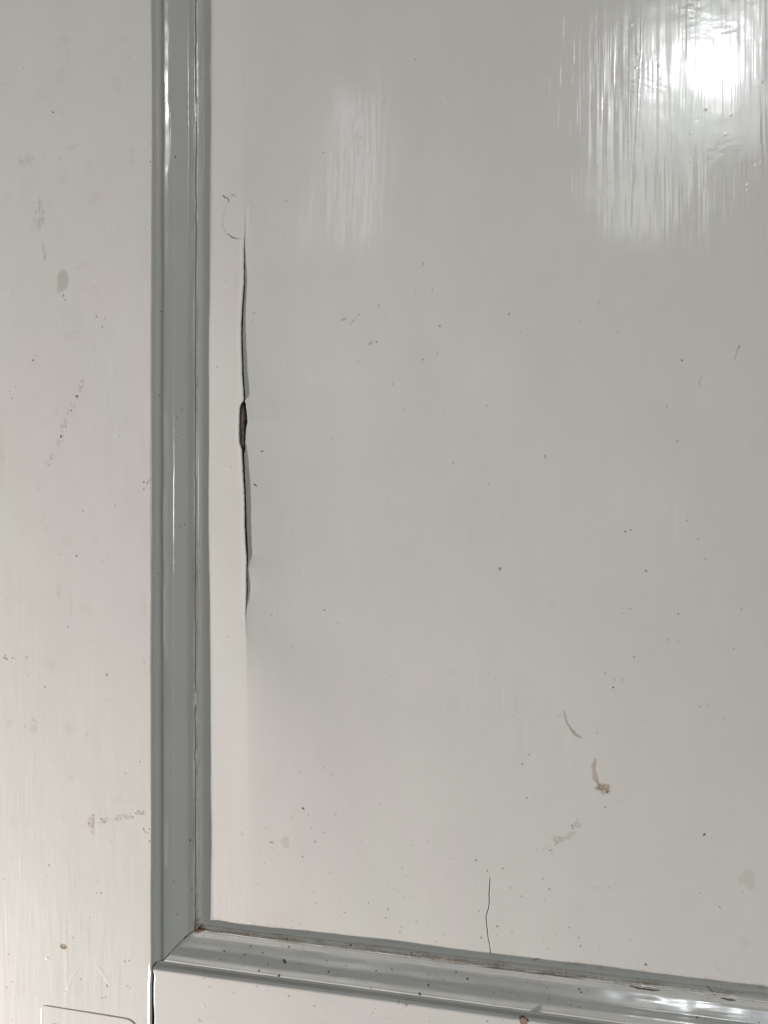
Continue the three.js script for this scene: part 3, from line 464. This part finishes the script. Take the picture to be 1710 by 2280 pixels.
{ // tongue of dark wood showing in the joint, and the splintered edge where a flake has gone
  const wood = new THREE.MeshStandardMaterial({ color: new THREE.Color().setRGB(0.07, 0.05, 0.036), roughness: 0.95 });
  const g = new THREE.BoxGeometry(0.016, 0.55, 0.003); const [tu] = mm(546, 1140); g.translate(tu / 1000, 0.05, -0.0078);
  part('tongue', g, wood, door, 'dark bare wood seen through the split');
  const skin = new Skin(-12, 12, -14, 14, 96, 112);
  skin.fill((u, v) => { const t = 1 + 0.35 * noise(u / 0.35, v / 3.5, 81) + 0.3 * noise(u / 0.9, v / 1.4, 82); return [0.42 * t, 0.345 * t, 0.27 * t, 0.05 * noise(u / 0.25, v / 3, 83) + 0.05 * noise(u / 0.7, v / 0.8, 84)]; });
  const chip = new THREE.MeshStandardMaterial({ roughness: 0.9, ...skin.maps() });
  const v0 = mm(545, 1012)[1], v1 = mm(545, 890)[1], rows = span(v0, v1, 0.4), cols = [-1.2, -0.6, -0.2, 0.1, 0.4, 0.7, 1.0, 1.25, 1.45, 1.55];
  const [cu, cv] = mm(538, 950);
  const s = sheet(cols.length, rows.length, (i, j) => {
    const v = rows[j], py = pyOf(v), c = cols[i], right = mm(lerpTable([[890, 542.6], [905, 541], [930, 541.8], [960, 540.6], [990, 541.2], [1012, 540]], py), py)[0];
    const u = right - 1.55 + c + 0.08 * noise(v / 1.5, 0, 85) * (c > 1 ? 1 : 0), z = -0.95 - 0.28 * Math.max(0, c) + 0.10 * noise(u / 0.5, v / 2.5, 86) + 0.06 * noise(u / 0.2, v / 0.9, 87) - (c > 1.5 ? 4 : 0);
    const [a, b] = skin.uv(u - cu, v - cv); return [u, v, z, a, b];
  });
  const ledge = sheet(5, rows.length, (i, j) => {
    const v = rows[j], py = pyOf(v), right = lip(v, 2) + 0.3, u = right - [0.95, 0.85, 0.6, 0.3, 0][i] * smooth(890, 930, py) * smooth(1012, 985, py) * (1 + 0.1 * noise(v / 1.4, 0, 88));
    const [a, b] = skin.uv(u - cu, v - cv); return [u, v, -1.7 + 0.12 * noise(u / 0.4, v / 1.6, 89) - (i === 0 ? 3 : 0), a, b];
  });
  part('splintered_edge', mergeGeometries([s, ledge]), chip, door, 'bare brown wood where a flake of paint is missing');
}

// ------------------------------------------------------------------ what lights the door and is mirrored in its gloss
{
  const lamp = new THREE.Group(); lamp.name = 'bare_bulb_lamp'; lamp.userData = { label: 'low lamp with a bare glowing bulb to the left of the door', category: 'lamp' }; scene.add(lamp);
  const [x, y, z] = LAMP.at; lamp.position.set(x, y - 0.42, z);
  const V = (a) => a.map(([r, h]) => new THREE.Vector2(r, h));
  const brass = new THREE.MeshStandardMaterial({ color: new THREE.Color().setRGB(0.3, 0.24, 0.14), metalness: 0.8, roughness: 0.4 });
  part('base', new THREE.LatheGeometry(V([[0, 0], [0.08, 0], [0.082, 0.008], [0.07, 0.018], [0.015, 0.03], [0, 0.03]]), 32), brass, lamp);
  part('stem', new THREE.LatheGeometry(V([[0.008, 0.028], [0.011, 0.1], [0.007, 0.2], [0.009, 0.33]]), 20), brass, lamp);
  part('socket', new THREE.LatheGeometry(V([[0.009, 0.325], [0.017, 0.335], [0.018, 0.38], [0.014, 0.388], [0, 0.388]]), 24), brass, lamp);
  const glow = new THREE.MeshStandardMaterial({ color: 0xffffff, roughness: 0.3, emissive: new THREE.Color().setRGB(...LAMP.color), emissiveIntensity: 12 });
  part('bulb', new THREE.LatheGeometry(V([[0.012, 0.384], [0.016, 0.393], [0.026, 0.408], [0.03, 0.422], [0.027, 0.437], [0.018, 0.448], [0, 0.452]]), 28), glow, lamp);
  const light = new THREE.PointLight(new THREE.Color().setRGB(...LAMP.color), LAMP.power); light.position.set(0, 0.42, 0); light.castShadow = true; light.shadow.radius = 1.1; light.name = 'bulb_light'; lamp.add(light);
}
const frameMat = new THREE.MeshStandardMaterial({ color: new THREE.Color().setRGB(0.3, 0.3, 0.29), roughness: 0.6 });
WINDOWS.forEach((w, n) => {
  const o = new THREE.Group(); o.name = w.name === 'window' && n ? 'window_' + String(n).padStart(3, '0') : w.name; o.userData = { label: w.label, category: w.name }; scene.add(o);
  o.position.set(...w.at); o.lookAt(0, w.at[1] * 0.2, 0);
  const col = new THREE.Color().setRGB(...w.color);
  part('pane', new THREE.BoxGeometry(w.w, w.h, 0.006), new THREE.MeshStandardMaterial({ color: 0x222222, roughness: 0.5, emissive: col, emissiveIntensity: Math.min(w.level, 3) }), o);
  const b = Math.min(0.02, w.w * 0.1), bars = [[w.w + 2 * b, b, 0, w.h / 2 + b / 2], [w.w + 2 * b, b, 0, -w.h / 2 - b / 2], [b, w.h, w.w / 2 + b / 2, 0], [b, w.h, -w.w / 2 - b / 2, 0]].map(([x, y, u, v]) => new THREE.BoxGeometry(x, y, 0.012).translate(u, v, 0));
  part('frame', mergeGeometries(bars), frameMat, o);
  const light = new THREE.RectAreaLight(col, w.level, w.w, w.h); light.name = 'daylight'; light.position.z = 0.01; light.rotation.y = Math.PI; o.add(light);
});

scene.traverse((o) => { if (o.isMesh) o.castShadow = o.receiveShadow = true; });
renderer.render(scene, camera);
